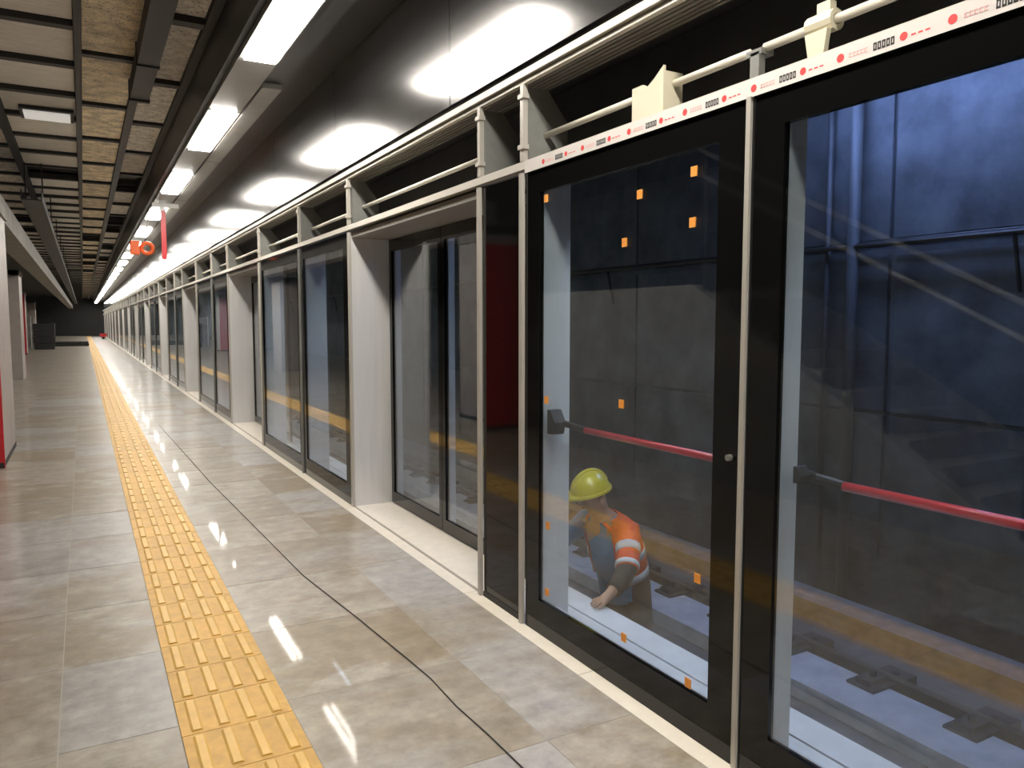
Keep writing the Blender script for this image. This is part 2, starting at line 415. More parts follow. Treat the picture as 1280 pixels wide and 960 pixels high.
def runner(x0, x1, z0, z1, y0, y1, nm, m=M_GRID, dz=0.0): 
    return pbox(nm, m, ceil, x0, x1, y0, y1, z0, z1)
for x0, x1 in ((0.025, 0.085), (0.565, 0.655), (1.025, 1.10), (-0.85, -0.745), (-1.8, -1.71)):
    runner(x0, x1, CZ - 0.05, CZ + 0.16, YB, YF, 'grid_runner')
y = 3.0
cm = MB()
while y < 60:
    cm.box(-1.7, 1.02, y, y + 0.06, CZ + 0.06, CZ + 0.16); y += 1.0
tag(cm.build('cross_member_field', M_GRID, ceil), kind='stuff')
dk = thing('ceiling_duct', 'short dark box duct hanging under the brown ceiling panels', 'duct', (0.615, 5.2, CZ - 0.05))
MB().box(-0.09, 0.09, -6.0, 4.1, -0.20, -0.02).build('duct_body', M_GRID, dk)
MB().box(-0.10, 0.10, 4.04, 4.10, -0.22, 0.0).build('end_flange', M_GRID, dk)
for q in (-2.4, 0.2, 2.8): MB().box(-0.098, 0.098, q, q + 0.05, -0.215, 0.0).build('hanger_band', M_GRID, dk)
# lamps in the left ceiling field
for i, ly in enumerate(LIGHTS):
    lab = 'small rectangular ceiling lamp among the grey metal panels' if ly > 11 else '%s rectangular ceiling lamp overhead outside the picture top' % ORD[i]
    t = thing('ceiling_lamp', lab, 'lamp', (-0.28, ly, CZ - 0.06), 'ceiling lamps in the metal panels')
    MB().box(-0.30, 0.28, -0.28, 0.28, 0.02, 0.06).build('frame', M_GRID, t)
    MB().box(-0.26, 0.24, -0.21, 0.21, 0.0, 0.02).build('diffuser', M_CLAMP, t)
# lamp bulkhead with the line of lamps
bh = MB().box(1.10, 1.66, YB, YF, 3.72, CZ + 0.16).build('trim_4', M_FDARK); struct(bh, 'dark bulkhead carrying the line of platform lamps', 'bulkhead')
sof = MB().box(1.66, 2.06, YB, YF, 3.86, CZ + 0.16).build('trim_5', M_FDARK); struct(sof, 'dark glossy soffit between lamps and fascia', 'soffit')
LP, L0 = 3.62, 8.20
for k in range(-4, 25):
    y0 = L0 + LP * k; y1 = y0 + 1.88
    if y1 > YF - 0.5 or y0 < YB + 0.3: continue
    i = k + 1
    lab = ('large linear lamp cut by the top edge of the picture' if k == -1 else '%s linear lamp of the ceiling row counted from the top edge' % ORD[i]) if k >= -1 else '%s linear ceiling lamp overhead behind the picture frame' % ORD[-k - 2]
    t = thing('linear_lamp', lab, 'lamp', (1.31, y0, 3.72), 'line of platform ceiling lamps')
    MB().box(-0.16, 0.14, -0.02, 1.90, -0.05, 0.0).build('housing', M_TRAY, t)
    MB().box(-0.125, 0.115, 0.0, 1.88, -0.068, -0.05).build('diffuser', M_LAMP, t)
    # unlit stretch up to the next lamp
    c = tag(MB().box(-0.16, 0.14, 0, LP - 1.94, -0.045, 0.0).build('tray_cover', M_COVER, None, loc=(1.31, y1 + 0.03, 3.72)), ('grey unlit tray cover following the %s lamp' % ORD[max(i, 0)]) if k >= -1 else 'grey unlit tray cover after the %s lamp behind the frame' % ORD[-k - 2], 'cover', 'tray covers between the lamps')
    if y0 > 8:
        tag(MB().box(0.16, 0.33, -1.0, LP - 1.03, -0.05, 0.0).build('side_cover', M_COVER, None, loc=(1.31, y0, 3.72)), 'grey side cover panel on the track side of the %s lamp' % ORD[i], 'cover', 'side covers along the lamps')
# fascia
fas = thing('fascia', 'satin metal fascia above the screen mirroring the ceiling lamps', 'fascia', (2.06, 0, 2.945))
y = YB; fme = MB().box(0, 0.03, 0.004, 2.496, 0.0, 0.935).mesh('fascia_panel', M_FASCIA)
while y < YF - 0.1:
    add('fascia_panel', fme, fas, (0, y, 0)); y += 2.5
struct(fas, None, None)
fb_ = MB().box(2.09, 2.40, YB, YF, 2.86, CZ + 0.16).build('trim_6', M_DARK); struct(fb_, 'dark void behind the metal fascia', 'wall')

# ------------------------------------------------------------------ left side: piers, beam, trays, stairs
def pier(name, x0, x1, y0, y1, ztop, red, lab):
    t = thing(name, lab, 'column', ((x0 + x1) / 2, y0, 0))
    pbox('core', M_PIER, t, x0, x1, y0, y1, 0, ztop)
    if red: pbox('red_cladding', M_RED, t, x0 + 0.0, x1 + 0.012, y0 - 0.03, y0 - 0.002, 0.0, red); pbox('skirting', M_GRID, t, x0, x1 + 0.004, y0 - 0.034, y1, 0.0, 0.06)
    pbox('capital', M_CONC, t, x0 - 0.03, x1 + 0.03, y0, y1, ztop - 0.14, ztop)
    return t
pier('platform_column', -1.75, -0.82, 10.0, 11.7, 3.0, 2.72, 'red clad stone column at the left edge of the picture')
pier('platform_column', -2.25, -1.50, 25.0, 26.2, 3.0, None, 'plain grey stone column behind the red clad one')
pier('platform_column', -3.1, -2.45, 44.0, 45.2, 3.0, 2.9, 'distant red clad column beyond the plain grey one')
pier('platform_column', -3.6, -2.9, 63.0, 64.2, 3.0, None, 'farthest grey column deep down the platform')
b = tag(MB().box(-1.30, -0.92, 10.0, 96, 3.0, 3.34).build('concrete_beam', M_CONC), 'long grey concrete beam over the left columns', 'beam')
ct = thing('cable_tray', 'black cable tray hanging beside the concrete beam', 'cable tray', (-0.62, 14, 3.45))
MB().box(-0.13, 0.13, 0, 80, 0, 0.02).build('tray_base', M_GRID, ct)
for s in (-0.14, 0.13): MB().box(s, s + 0.012, 0, 80, 0, 0.16).build('tray_side', M_GRID, ct)
hm = MB().box(-0.01, 0.01, -0.01, 0.01, 0.0, 0.75).mesh('hanger', M_GRID)
for q in range(0, 40, 4):
    for s in (-0.12, 0.12): add('hanger', hm, ct, (s, q + 1, 0))
# stair rising at the left, seen mirrored in the glass
st = thing('staircase', 'dark staircase mirrored faintly in the nearest glass panels', 'staircase', (-1.5, 2.6, 0))
sl = 0.6
for x0 in (-0.12, -1.62):
    MB().prism([(0.1, 0), (6.4, 0), (6.4, 1.98), (3.45, 1.98), (0.1, 0.05)], 'x', x0, x0 + 0.12).build('side_wall', M_CONC, st)
stp = MB().box(-1.5, -0.12, 0, 0.29, 0, 0.168).mesh('step', M_CONC)
for k in range(11): add('step', stp, st, (0, 0.25 + 0.28 * k, 0.168 * k - (0.0 if k == 0 else 0.004)))
MB().box(-1.5, -0.12, 3.34, 6.4, 1.68, 1.85).build('landing', M_CONC, st)
for h in (1.42, 1.66):
    MB().tube([(-0.06, 0.15, h), (-0.06, 3.45, h + 3.3 * 0.51)], 0.024, 8).build('handrail', M_PLATE, st)
for k in range(4):
    y_ = 0.2 + 1.05 * k
    MB().tube([(-0.06, y_, max(0.0, (y_ - 0.1) * 0.576)), (-0.06, y_, 1.66 + (y_ - 0.15) * 0.51)], 0.018, 6).build('baluster', M_GRID, st)

# ------------------------------------------------------------------ platform screen
Z_RAIL0, Z_RAIL1, Z_UP0, Z_UP1 = 2.35, 2.41, 2.79, 2.85
FW = 0.14
def screen_panel(y0, y1, lab, back_d=0.17, emergency=False, group='fixed glass screen panels'):
    t = thing('glass_screen', lab, 'glass panel', (GX, y0, 0), group)
    fx0, fx1 = GX - 0.014, GX + 0.012
    pbox('stile', M_BLACK, t, fx0, fx1, y0 + 0.008, y0 + FW, 0.0, 2.35)
    pbox('stile', M_BLACK, t, fx0, fx1, y1 - FW, y1 - 0.008, 0.0, 2.35)
    pbox('bottom_rail', M_BLACK, t, fx0, fx1, y0 + FW, y1 - FW, 0.0, 0.175)
    pbox('top_rail', M_BLACK, t, fx0, fx1, y0 + FW, y1 - FW, 2.235, 2.35)
    pbox('pane', M_GLASS, t, GX - 0.006, GX + 0.004, y0 + FW - 0.004, y1 - FW + 0.004, 0.171, 2.239)
    pbox('back_stile', M_BACKST, t, GX + 0.014, GX + back_d, y1 - FW + 0.002, y1 - 0.015, 0.0, 2.35)
    pbox('back_stile', M_BACKST, t, GX + 0.014, GX + 0.07, y0 + 0.015, y0 + FW - 0.01, 0.0, 2.35)
    pbox('back_sill', M_BACKST, t, GX + 0.014, GX + 0.10, y0 + FW, y1 - FW, 0.0, 0.12)
    return t
def narrow_panel(y0, y1, lab):
    t = thing('narrow_screen', lab, 'glass panel', (GX, y0, 0))
    pbox('black_pane', M_BLACK, t, GX - 0.010, GX + 0.010, y0 + 0.005, y1 - 0.005, 0.03, 2.345)
    pbox('base_rail', M_GRID, t, GX - 0.016, GX + 0.016, y0 + 0.005, y1 - 0.005, 0.0, 0.03)
    return t
def bracket_mesh():
    return MB().prism([(0.0, 0.0), (0.20, 0.0), (0.25, 0.06), (0.25, 0.22), (0.13, 0.37), (0.0, 0.37)], 'y', 0, 0.008).mesh('side_plate', M_PLATE)
BR = bracket_mesh()
CL = MB().box(-0.003, 0.034, -0.002, 0.052, 0, 0.022).mesh('clamp', M_SILVER)
def post(y, lab, full=True, wd=0.03, jamb=False):
    """vertical post at the platform face; header part carries a side plate"""
    t = thing('screen_post', lab, 'post', (GX, y, 0), 'posts of the screen')
    if full and not jamb: pbox('post_profile', M_SILVER if wd > 0.025 else M_PLATE, t, GX - 0.032, GX - 0.012, y - wd / 2, y + wd / 2, 0.0, Z_RAIL0)
    u = thing('header_upright', lab.replace('post', 'header upright'), 'upright', (GX, y, Z_RAIL1), 'uprights of the header')
    pbox('upright_profile', M_SILVER, u, GX - 0.025, GX + 0.003, y - wd / 2, y + wd / 2, Z_RAIL1, Z_UP0)
    add('side_plate', BR, u, (0.005, 0.0, 0))
    add('clamp', CL, u, (-0.03, -0.025, 0.06)); add('clamp', CL, u, (-0.03, -0.025, Z_UP0 - Z_RAIL1 - 0.07))
    if jamb:
        pbox('jamb', M_JAMB, t, GX + 0.0, GX + 0.335, y - 0.02, y + 0.03, 0.0, Z_RAIL0)
        pbox('jamb_edge', M_SILVER, t, GX - 0.02, GX + 0.0, y - 0.022, y + 0.03, 0.0, Z_RAIL0)
    return t
def door_leaf(y0, y1, lab):
    X = GX + 0.345
    t = thing('sliding_door_leaf', lab, 'door', (X, y0, 0), 'sliding platform doors')
    f = 0.055
    pbox('stile', M_BLACK, t, X - 0.015, X + 0.015, y0, y0 + f, 0.012, 2.30)
    pbox('stile', M_BLACK, t, X - 0.015, X + 0.015, y1 - f, y1, 0.012, 2.30)
    pbox('bottom_rail', M_BLACK, t, X - 0.015, X + 0.015, y0 + f, y1 - f, 0.012, 0.11)
    pbox('top_rail', M_BLACK, t, X - 0.015, X + 0.015, y0 + f, y1 - f, 2.20, 2.30)
    pbox('pane', M_GLASS2, t, X - 0.005, X + 0.005, y0 + f - 0.003, y1 - f + 0.003, 0.107, 2.203)
    pbox('inner_stile', M_BACKST, t, X + 0.02, X + 0.07, y1 - f - 0.0, y1 - 0.005, 0.012, 2.30)
    return t
near_names = {0: 'nearest', 1: 'second', 2: 'third'}
for k in range(-1, 15):
    d0, d1 = DO0 + PER * k, DO1 + PER * k
    if d1 > YF: break
    nm = ORD[k] if k >= 0 else 'hindmost'
    wh = '%s door opening from the camera' % nm if k >= 0 else 'door opening behind the camera'
    prev1 = DO1 + PER * (k - 1)
    # fixed panels before this door
    if k == 0:
        A = screen_panel(1.925, 3.43, 'black framed glass panel with orange pads and worker behind it', back_d=0.17)
        Bp = screen_panel(0.212, 1.915, 'black framed glass panel cut by the right edge of the picture', back_d=0.095)
        narrow_panel(3.475, 3.915, 'narrow black glass panel between two silver posts')
        dv = tag(MB().box(-0.026, -0.014, -0.010, 0.010, 0, 2.35).build('divider_strip', M_SILVER, None, loc=(GX, 1.92, 0)), 'slim silver strip between the two nearest glass panels', 'strip')
        post(3.45, 'silver post between narrow black panel and worker panel')
        post(3.935, 'silver post at the near side of the nearest door')
        post(0.17, 'jamb post outside the picture at right', jamb=True)
    else:
        mid = prev1 + 1.70
        a0 = prev1 + 0.04
        screen_panel(a0, mid, ('glass screen panel just past the %s door from the camera' % ORD[k - 1]) if k > 0 else 'glass panel behind the photographer next to the end wall', back_d=0.22)
        screen_panel(mid, d0 - 0.02, ('glass screen panel just before the %s door from the camera' % nm) if k > 0 else 'glass panel behind the photographer before the open side', back_d=0.25)
        post(mid, ('slim post halfway between the %s and %s doors' % (ORD[k - 1], nm)) if k > 0 else 'slim post behind the photographer', wd=0.022)
        post(d0 - 0.01, ('silver post at the near side of the %s door' % nm) if k > 0 else 'silver post behind the photographer')
        if k == -1: post(prev1 + 0.0, 'jamb post farthest behind the photographer', jamb=True)
    if k >= 0: post(d1 + 0.005, 'broad pale metal jamb post at the far side of the %s door' % nm, jamb=True)
    dm = d0 + (d1 - d0) * 0.54
    door_leaf(d0 + 0.02, dm - 0.004, 'near leaf of the glass sliding door in the %s' % wh)
    door_leaf(dm + 0.004, d1 - 0.03, 'far leaf of the glass sliding door in the %s' % wh)
    s = tag(MB().box(0.0, 0.335, 0.0, d1 - d0 - 0.02, -0.025, 0.006).build('door_sill', M_SILLSTONE, None, loc=(GX + 0.002, d0, 0)), 'cream stone sill at the foot of the %s' % wh, 'sill', 'door sills')
    sf = tag(MB().box(0.0, 0.34, 0, d1 - d0 - 0.02, 0, 0.045).build('door_lintel', M_RIB, None, loc=(GX + 0.005, d0 + 0.012, 2.303)), 'grey metal soffit above the doors of the %s' % wh, 'lintel', 'door lintels')

# header: rails, ribbed soffit, back, conduit
hdr_len = PER
for k in range(-2, 16):
    y0 = 0.17 + PER * k; y1 = y0 + PER
    y0 = max(y0, YB); y1 = min(y1, YF)
    if y1 - y0 < 0.5: continue
    nm = ORD[k] if k >= 0 else ('behind %d' % -k)
    where = 'along the %s bay of the screen' % ORD[k] if k >= 0 else 'along the bay behind the photographer'
    if k == -2: where = 'along the hindmost bay near the end wall'
    lr = thing('header_rail', 'white lower header rail %s' % where, 'rail', (GX, y0, Z_RAIL0), 'lower header rails')
    MB().box(-0.022, 0.03, 0.002, y1 - y0 - 0.002, 0.018, 0.058).build('rail_face', M_RAIL, lr)
    MB().box(0.03, 0.345, 0.002, y1 - y0 - 0.002, 0.04, 0.055).build('rail_shelf', M_RIB, lr)
    ur = thing('upper_rail', 'white upper header rail %s' % where, 'rail', (GX, y0, Z_UP0), 'upper header rails')
    MB().box(-0.035, 0.0, 0.002, y1 - y0 - 0.002, 0.028, 0.062).build('rail_face', M_RAIL, ur)
    MB().box(-0.02, 0.01, 0.002, y1 - y0 - 0.002, 0.002, 0.018).build('lower_lip', M_RAIL, ur)
    rb = MB()
    for q in range(6): rb.box(0.012 + q * 0.03, 0.030 + q * 0.03, 0.002, y1 - y0 - 0.002, 0.016, 0.03)
    rb.box(0.0, 0.20, 0.002, y1 - y0 - 0.002, 0.03, 0.04)
    rb.build('ribbed_soffit', M_RIB, ur)
    MB().box(0.345, 0.38, 0.002, y1 - y0 - 0.002, 0.0, 0.505).build('back_plate', M_DARK, lr)
    # edge lamp on the track side
    el = thing('edge_lamp', 'cool white lamp over the track ledge %s' % where, 'lamp', (2.45, y0 + 0.15, 2.52), 'lamps over the track ledge')
    ll = min(3.4, y1 - y0 - 0.3)
    MB().box(-0.07, -0.06, 0, ll, 0.03, 0.12).build('mounting', M_GRID, el)
    MB().box(-0.06, 0.06, 0, ll, 0.02, 0.07).build('housing', M_GRID, el)
    MB().box(-0.05, 0.05, 0.02, ll - 0.02, 0.0, 0.02).build('diffuser', M_ELAMP, el)
# conduits
def conduit(y0, y1, lab, z=2.555, x=2.12, r=0.016):
    return tag(MB().tube([(x, y0, z), (x, y1, z)], r, 8).build('conduit', M_CONDUIT, smooth=True), lab, 'conduit', 'conduits in the header')
conduit(2.66, 3.449, 'pale conduit left of the cream bracket above the worker panel')
conduit(2.06, 2.47, 'pale conduit right of the cream bracket above the worker panel')
conduit(-2.0, 1.97, 'pale conduit in the header cut by the top of the picture', z=2.545, x=2.10)
for k in range(0, 14):
    d0, d1 = DO0 + PER * k, DO1 + PER * k
    conduit(d0 - 0.001, d1 + 0.004, 'pale conduit over the %s door from the camera' % ORD[k], z=2.57)
    conduit(d1 + 0.014, d1 + 1.699, 'pale conduit over the first panel past the %s door' % ORD[k], z=2.56)
    conduit(d1 + 1.709, d1 + 3.789, 'pale conduit over the second panel past the %s door' % ORD[k], z=2.56)
cb = thing('cream_bracket', 'cream sheet bracket on the rail above the worker panel', 'bracket', (2.06, 2.46, Z_RAIL1))
MB().prism([(0, 0), (0.20, 0), (0.20, 0.165), (0.13, 0.165), (0.10, 0.15), (0.06, 0.17), (0.0, 0.21)], 'x', 0.0, 0.012).build('plate', M_CREAM, cb)
MB().box(0.012, 0.10, 0.0, 0.012, 0.0, 0.19).build('flange', M_CREAM, cb)
cb2 = thing('pipe_bracket', 'cream pipe clamp holding the conduit near the top right', 'bracket', (2.06, 1.70, Z_RAIL1))
MB().prism([(0.0, 0), (0.05, 0), (0.07, 0.104), (-0.015, 0.104)], 'x', 0.0, 0.02).build('foot', M_CREAM, cb2)
cr_ = MB()
for q in range(12):
    a0, a1 = 2 * math.pi * q / 12, 2 * math.pi * (q + 1) / 12
    cr_.prism([(0.04 + r * math.cos(a), 0.135 + r * math.sin(a)) for r, a in ((0.0175, a0), (0.034, a0), (0.034, a1), (0.0175, a1))], 'y', -0.02, 0.08)
cr_.build('clamp', M_CREAM, cb2)
MB().box(0.03, 0.06, 0.0, 0.05, 0.167, 0.20).build('upright', M_CREAM, cb2)
jb = thing('conduit_joint', 'small steel elbow joining the conduits above the silver strip', 'fitting', (2.08, 1.99, Z_RAIL1))
MB().box(-0.01, 0.02, -0.02, 0.02, 0.0, 0.12).build('stand', M_PLATE, jb)
MB().box(-0.01, 0.05, -0.03, 0.04, 0.11, 0.13).build('arm', M_PLATE, jb)

# printed tape on the lower rail
tape = thing('printed_tape', 'white protective tape with red and black print on the rail', 'tape', (GX - 0.0225, 3.42, Z_RAIL0))
MB().box(-0.0012, 0.0, -3.0, 0.0, -0.004, 0.054).build('tape_film', M_TAPE, tape)
rp, pp, kp = MB(), MB(), MB()
y = 1.90 + 0.335 * 4
while y > 0.5:
    o = y - 3.42
    def disc(mb, yc, zc, r):
        mb.prism([(yc + r * math.cos(2 * math.pi * a / 12), zc + r * math.sin(2 * math.pi * a / 12)) for a in range(12)], 'x', -0.0018, -0.0011)
    if o < -0.02:
        disc(rp, o, 0.022, 0.0125); disc(rp, o - 0.20, 0.022, 0.0115)
        for q in range(3): rp.box(-0.0018, -0.0011, o - 0.235 - q * 0.02, o - 0.222 - q * 0.02, 0.017, 0.021)
        for q in range(5):
            yc = o - 0.03 - q * 0.0125
            pp.box(-0.0018, -0.0011, yc - 0.009, yc, 0.014, 0.017); pp.box(-0.0018, -0.0011, yc - 0.009, yc, 0.024, 0.027); pp.box(-0.0018, -0.0011, yc - 0.003, yc, 0.014, 0.027)
        for q in range(5):
            yc = o - 0.108 - q * 0.0135
            kp.box(-0.0018, -0.0011, yc - 0.0105, yc, 0.010, 0.015); kp.box(-0.0018, -0.0011, yc - 0.0105, yc, 0.027, 0.032)
            kp.box(-0.0018, -0.0011, yc - 0.0035, yc, 0.010, 0.032); kp.box(-0.0018, -0.0011, yc - 0.0105, yc - 0.007, 0.010, 0.032)
    y -= 0.335
for mb, nm, m in ((rp, 'red_print', M_TAPER), (pp, 'pale_print', M_TAPEP), (kp, 'black_print', M_TAPEB)): tag(mb.build(nm, m, tape), kind='stuff')

# orange pads, push bars, lock on the two near panels
def sticker(parent, y, z, s=0.016):
    o = MB().box(-0.004, 0.0, -s, s, -s * 1.15, s * 1.15).build('orange_pad', M_STICK, parent)
    o.location = (-0.0065, y - parent.location.y, z); return o
for (py, pz) in ((3.237, 2.197), (2.514, 2.114), (2.197, 2.153), (2.2, 1.967), (2.611, 1.93), (3.23, 1.212), (2.62, 1.25), (3.211, 0.582), (3.216, 0.239), (2.584, 0.236), (2.178, 0.205), (2.137, 0.632)):
    sticker(A, py, pz)
def push_bar(panel, y0, y1, by, k=1.0):
    l = panel.location
    b = MB().tube([(0.105, y0 - l.y, 1.075), (0.105, y1 - l.y, 1.075)], 0.0155, 10).build('push_bar', M_REDBAR, panel, smooth=True)
    MB().tube([(0.105, y1 - l.y, 1.075), (0.095, y1 + 0.10 - l.y, 1.085), (0.06, by - l.y, 1.10)], 0.017, 8).build('bar_arm', M_BLKPL, b)
    MB().prism([(by + dy * k - l.y, 1.10 + dz * k) for dy, dz in ((-0.03, -0.06), (0.02, -0.06), (0.02, 0.06), (-0.005, 0.06), (-0.05, 0.0))], 'x', 0.014, 0.05 + 0.03 * k).build('bar_bracket', M_BLKPL, b)
push_bar(A, 2.02, 3.05, 3.235)
push_bar(Bp, 0.35, 1.60, 1.715, 0.45)
MB().tube([(-0.030, 1.976 - A.location.y, 1.12), (-0.012, 1.976 - A.location.y, 1.12)], 0.012, 12).build('lock_cylinder', M_PLATE, A)

# ------------------------------------------------------------------ loose things on the platform
cab = MB().tube([(0.96, 13.0, 0.004), (1.0, 10.8, 0.004), (1.03, 8.9, 0.004), (1.04, 8.2, 0.004), (1.09, 6.68, 0.004), (1.15, 4.77, 0.004), (1.235, 3.91, 0.004), (1.285, 3.3, 0.004), (1.30, 3.08, 0.004), (1.295, 2.8, 0.004), (1.31, 2.54, 0.004), (1.33, 1.6, 0.004)], 0.003, 6).build('floor_cable', M_CABLE, smooth=True)
tag(cab, 'thin dark cable lying along the floor right of the yellow strip', 'cable')
hg = thing('hanging_sign_frame', 'orange round frame hanging under the lamps far along', 'sign', (0.95, 15.0, 2.88))
ringm = MB()
def ring(mb, c, R, r, n=20, m=8):
    pts = [(c[0] + R * math.cos(2 * math.pi * i / n), c[1], c[2] + R * math.sin(2 * math.pi * i / n)) for i in range(n + 1)]
    mb.tube(pts, r, m, cap=False)
ring(ringm, (0.08, 0, 0), 0.09, 0.035); ringm.build('round_frame', M_ORANGE, hg, smooth=True)
MB().box(-0.19, -0.04, -0.05, 0.05, -0.12, 0.12).bevel(0.012).build('side_box', M_ORANGE, hg)
MB().tube([(0.02, 0, 0.1), (0.20, 0, 0.79)], 0.008, 6).build('hanger', M_WHITE, hg)
bn = thing('red_banner', 'narrow red strip hanging from a white cross under the lamps', 'banner', (1.26, 14.6, 3.652))
MB().box(-0.03, 0.05, -0.01, 0.01, -0.98, -0.12).build('strip', M_RED, bn)
MB().box(-0.16, 0.26, -0.03, 0.03, -0.10, -0.03).build('cross_arm', M_WHITE, bn)
MB().box(-0.045, 0.035, -0.02, 0.02, -0.16, 0.022).build('cross_stem', M_WHITE, bn)
rbk = thing('red_barrow', 'small red barrow far down the platform by the screen', 'barrow', (1.55, 80.0, 0))
rbk.scale = (0.7, 0.7, 0.7)
MB().prism([(-0.35, 0.30), (0.35, 0.30), (0.5, 0.75), (-0.45, 0.70)], 'y', -0.3, 0.3).build('tub', M_RED, rbk)
MB().tube([(0, -0.05, 0.18), (0, 0.05, 0.18)], 0.18, 14).build('wheel', M_BLKPL, rbk)
for s in (-0.28, 0.28): MB().tube([(0.3, s, 0.0), (0.3, s, 0.32)], 0.025, 6).build('leg', M_BLKPL, rbk)
for i, (x, y, sx, sz, m, lab) in enumerate(((-2.0, 52, 1.1, 1.5, M_BLKPL, 'tall black covered stack far off on the left'), (-1.0, 58, 2.6, 0.32, M_GRID, 'low dark pile standing in for a shadow across the platform'), (-3.0, 55, 0.8, 1.9, M_CONC, 'grey crate tower beside the black covered stack'))):  # the low dark pile is added in place of a shadow band on the floor
    t = thing('material_stack', lab, 'stack', (x, y, 0))
    nl = 4
    for q in range(nl):
        h = sz / nl
        MB().box(-sx / 2 + random.uniform(0, .06), sx / 2 - random.uniform(0, .06), -0.4, 0.4, q * h, (q + 1) * h - 0.02).build('layer', m, t)
    for q in (-0.3, 0.3): MB().box(q * sx - 0.02, q * sx + 0.02, -0.41, 0.41, 0.0, sz).build('strap', M_WHITE if i == 2 else M_GRID, t)

# ------------------------------------------------------------------ worker in the track pit
wk = thing('person', 'worker in orange vest and yellow helmet leaning on the track ledge', 'person', (3.0, 3.87, -1.15))
W0 = Vector((3.0, 3.87, -1.15))
def L_(p): return Vector(p) - W0
def skinned(name, verts, edges, radii, m, root=0, sub=2):
    me = bpy.data.meshes.new(name); me.from_pydata([tuple(L_(v)) for v in verts], edges, []); me.update()
    o = bpy.data.objects.new(name + '_src', me); COL.objects.link(o)
    o.modifiers.new('Skin', 'SKIN')
    sv = me.skin_vertices[0].data
    for i, r in enumerate(radii):
        r = r if isinstance(r, tuple) else (r, r)
        sv[i].radius = r; sv[i].use_root = (i == root)
    ss = o.modifiers.new('Sub', 'SUBSURF'); ss.levels = sub; ss.render_levels = sub
    bpy.context.view_layer.update()
    dg = bpy.context.evaluated_depsgraph_get()
    me2 = bpy.data.meshes.new_from_object(o.evaluated_get(dg))
    bpy.data.objects.remove(o)
    me2.name = name; me2.materials.clear(); me2.materials.append(m)
    for p in me2.polygons: p.use_smooth = True
    return add(name, me2, wk)
cy = 3.87
V = [(3.0, cy, -0.14), (2.95, cy, 0.05), (2.89, cy, 0.23), (2.835, cy, 0.36), (2.77, cy - 0.02, 0.45), (2.725, cy - 0.03, 0.52), (2.68, cy - 0.04, 0.60), (2.665, cy - 0.04, 0.67)]
R_ = [0.13, 0.12, 0.135, 0.11, 0.055, 0.075, 0.092, 0.08]
E_ = [(0, 1), (1, 2), (2, 3), (3, 4), (4, 5), (5, 6), (6, 7)]
def chain(start, pts, rad):
    prev = start
    for p, r in zip(pts, rad):
        V.append(p); R_.append(r); E_.append((prev, len(V) - 1)); prev = len(V) - 1
    return prev
# legs
for s in (-1, 1):
    e = chain(0, [(3.0, cy + s * 0.10, -0.24), (2.97, cy + s * 0.12, -0.64), (3.02, cy + s * 0.12, -1.06), (2.90, cy + s * 0.13, -1.10)], [0.09, 0.062, 0.045, 0.038])
# left arm (near the camera) down to the ledge
hl = chain(3, [(2.845, cy - 0.19, 0.37), (2.72, cy - 0.36, 0.20), (2.55, cy - 0.44, 0.105), (2.49, cy - 0.45, 0.07)], [0.062, 0.045, 0.032, 0.034])
for i, (dx, dy) in enumerate(((-0.075, -0.036), (-0.088, -0.013), (-0.085, 0.01), (-0.07, 0.032))):
    chain(hl, [(2.49 + dx * 0.45, cy - 0.45 + dy, 0.06), (2.49 + dx, cy - 0.45 + dy * 1.2, 0.048)], [0.0095, 0.008])
chain(hl, [(2.49, cy - 0.39, 0.06), (2.455, cy - 0.375, 0.05)], [0.0105, 0.009])
# right arm resting on the ledge
hr_ = chain(3, [(2.825, cy + 0.19, 0.36), (2.72, cy + 0.36, 0.19), (2.56, cy + 0.46, 0.105), (2.50, cy + 0.48, 0.07)], [0.062, 0.045, 0.032, 0.034])
for i, (dx, dy) in enumerate(((-0.07, -0.032), (-0.085, -0.01), (-0.088, 0.013), (-0.075, 0.036))):
    chain(hr_, [(2.50 + dx * 0.45, cy + 0.48 + dy, 0.06), (2.50 + dx, cy + 0.48 + dy * 1.2, 0.048)], [0.0095, 0.008])
chain(hr_, [(2.50, cy + 0.42, 0.06), (2.465, cy + 0.405, 0.05)], [0.0105, 0.009])
skinned('body', V, E_, R_, M_SKIN)
# face details
hc = Vector((2.69, cy - 0.04, 0.575))
MB().sphere(L_((hc.x - 0.098, hc.y, hc.z - 0.015)), 0.018, 1.0, 0.8, 1.5).build('nose', M_SKIN, wk, smooth=True)
for s in (-1, 1):
    MB().sphere(L_((hc.x - 0.082, hc.y + s * 0.033, hc.z + 0.012)), 0.011).build('eye', M_EYE, wk, smooth=True)
    MB().sphere(L_((hc.x + 0.01, hc.y + s * 0.092, hc.z)), 0.03, 0.8, 0.35, 1.15).build('ear', M_SKIN, wk, smooth=True)
MB().sphere(L_((hc.x - 0.072, hc.y, hc.z - 0.062)), 0.02, 0.5, 1.3, 0.35).build('mouth', M_EYE, wk, smooth=True)
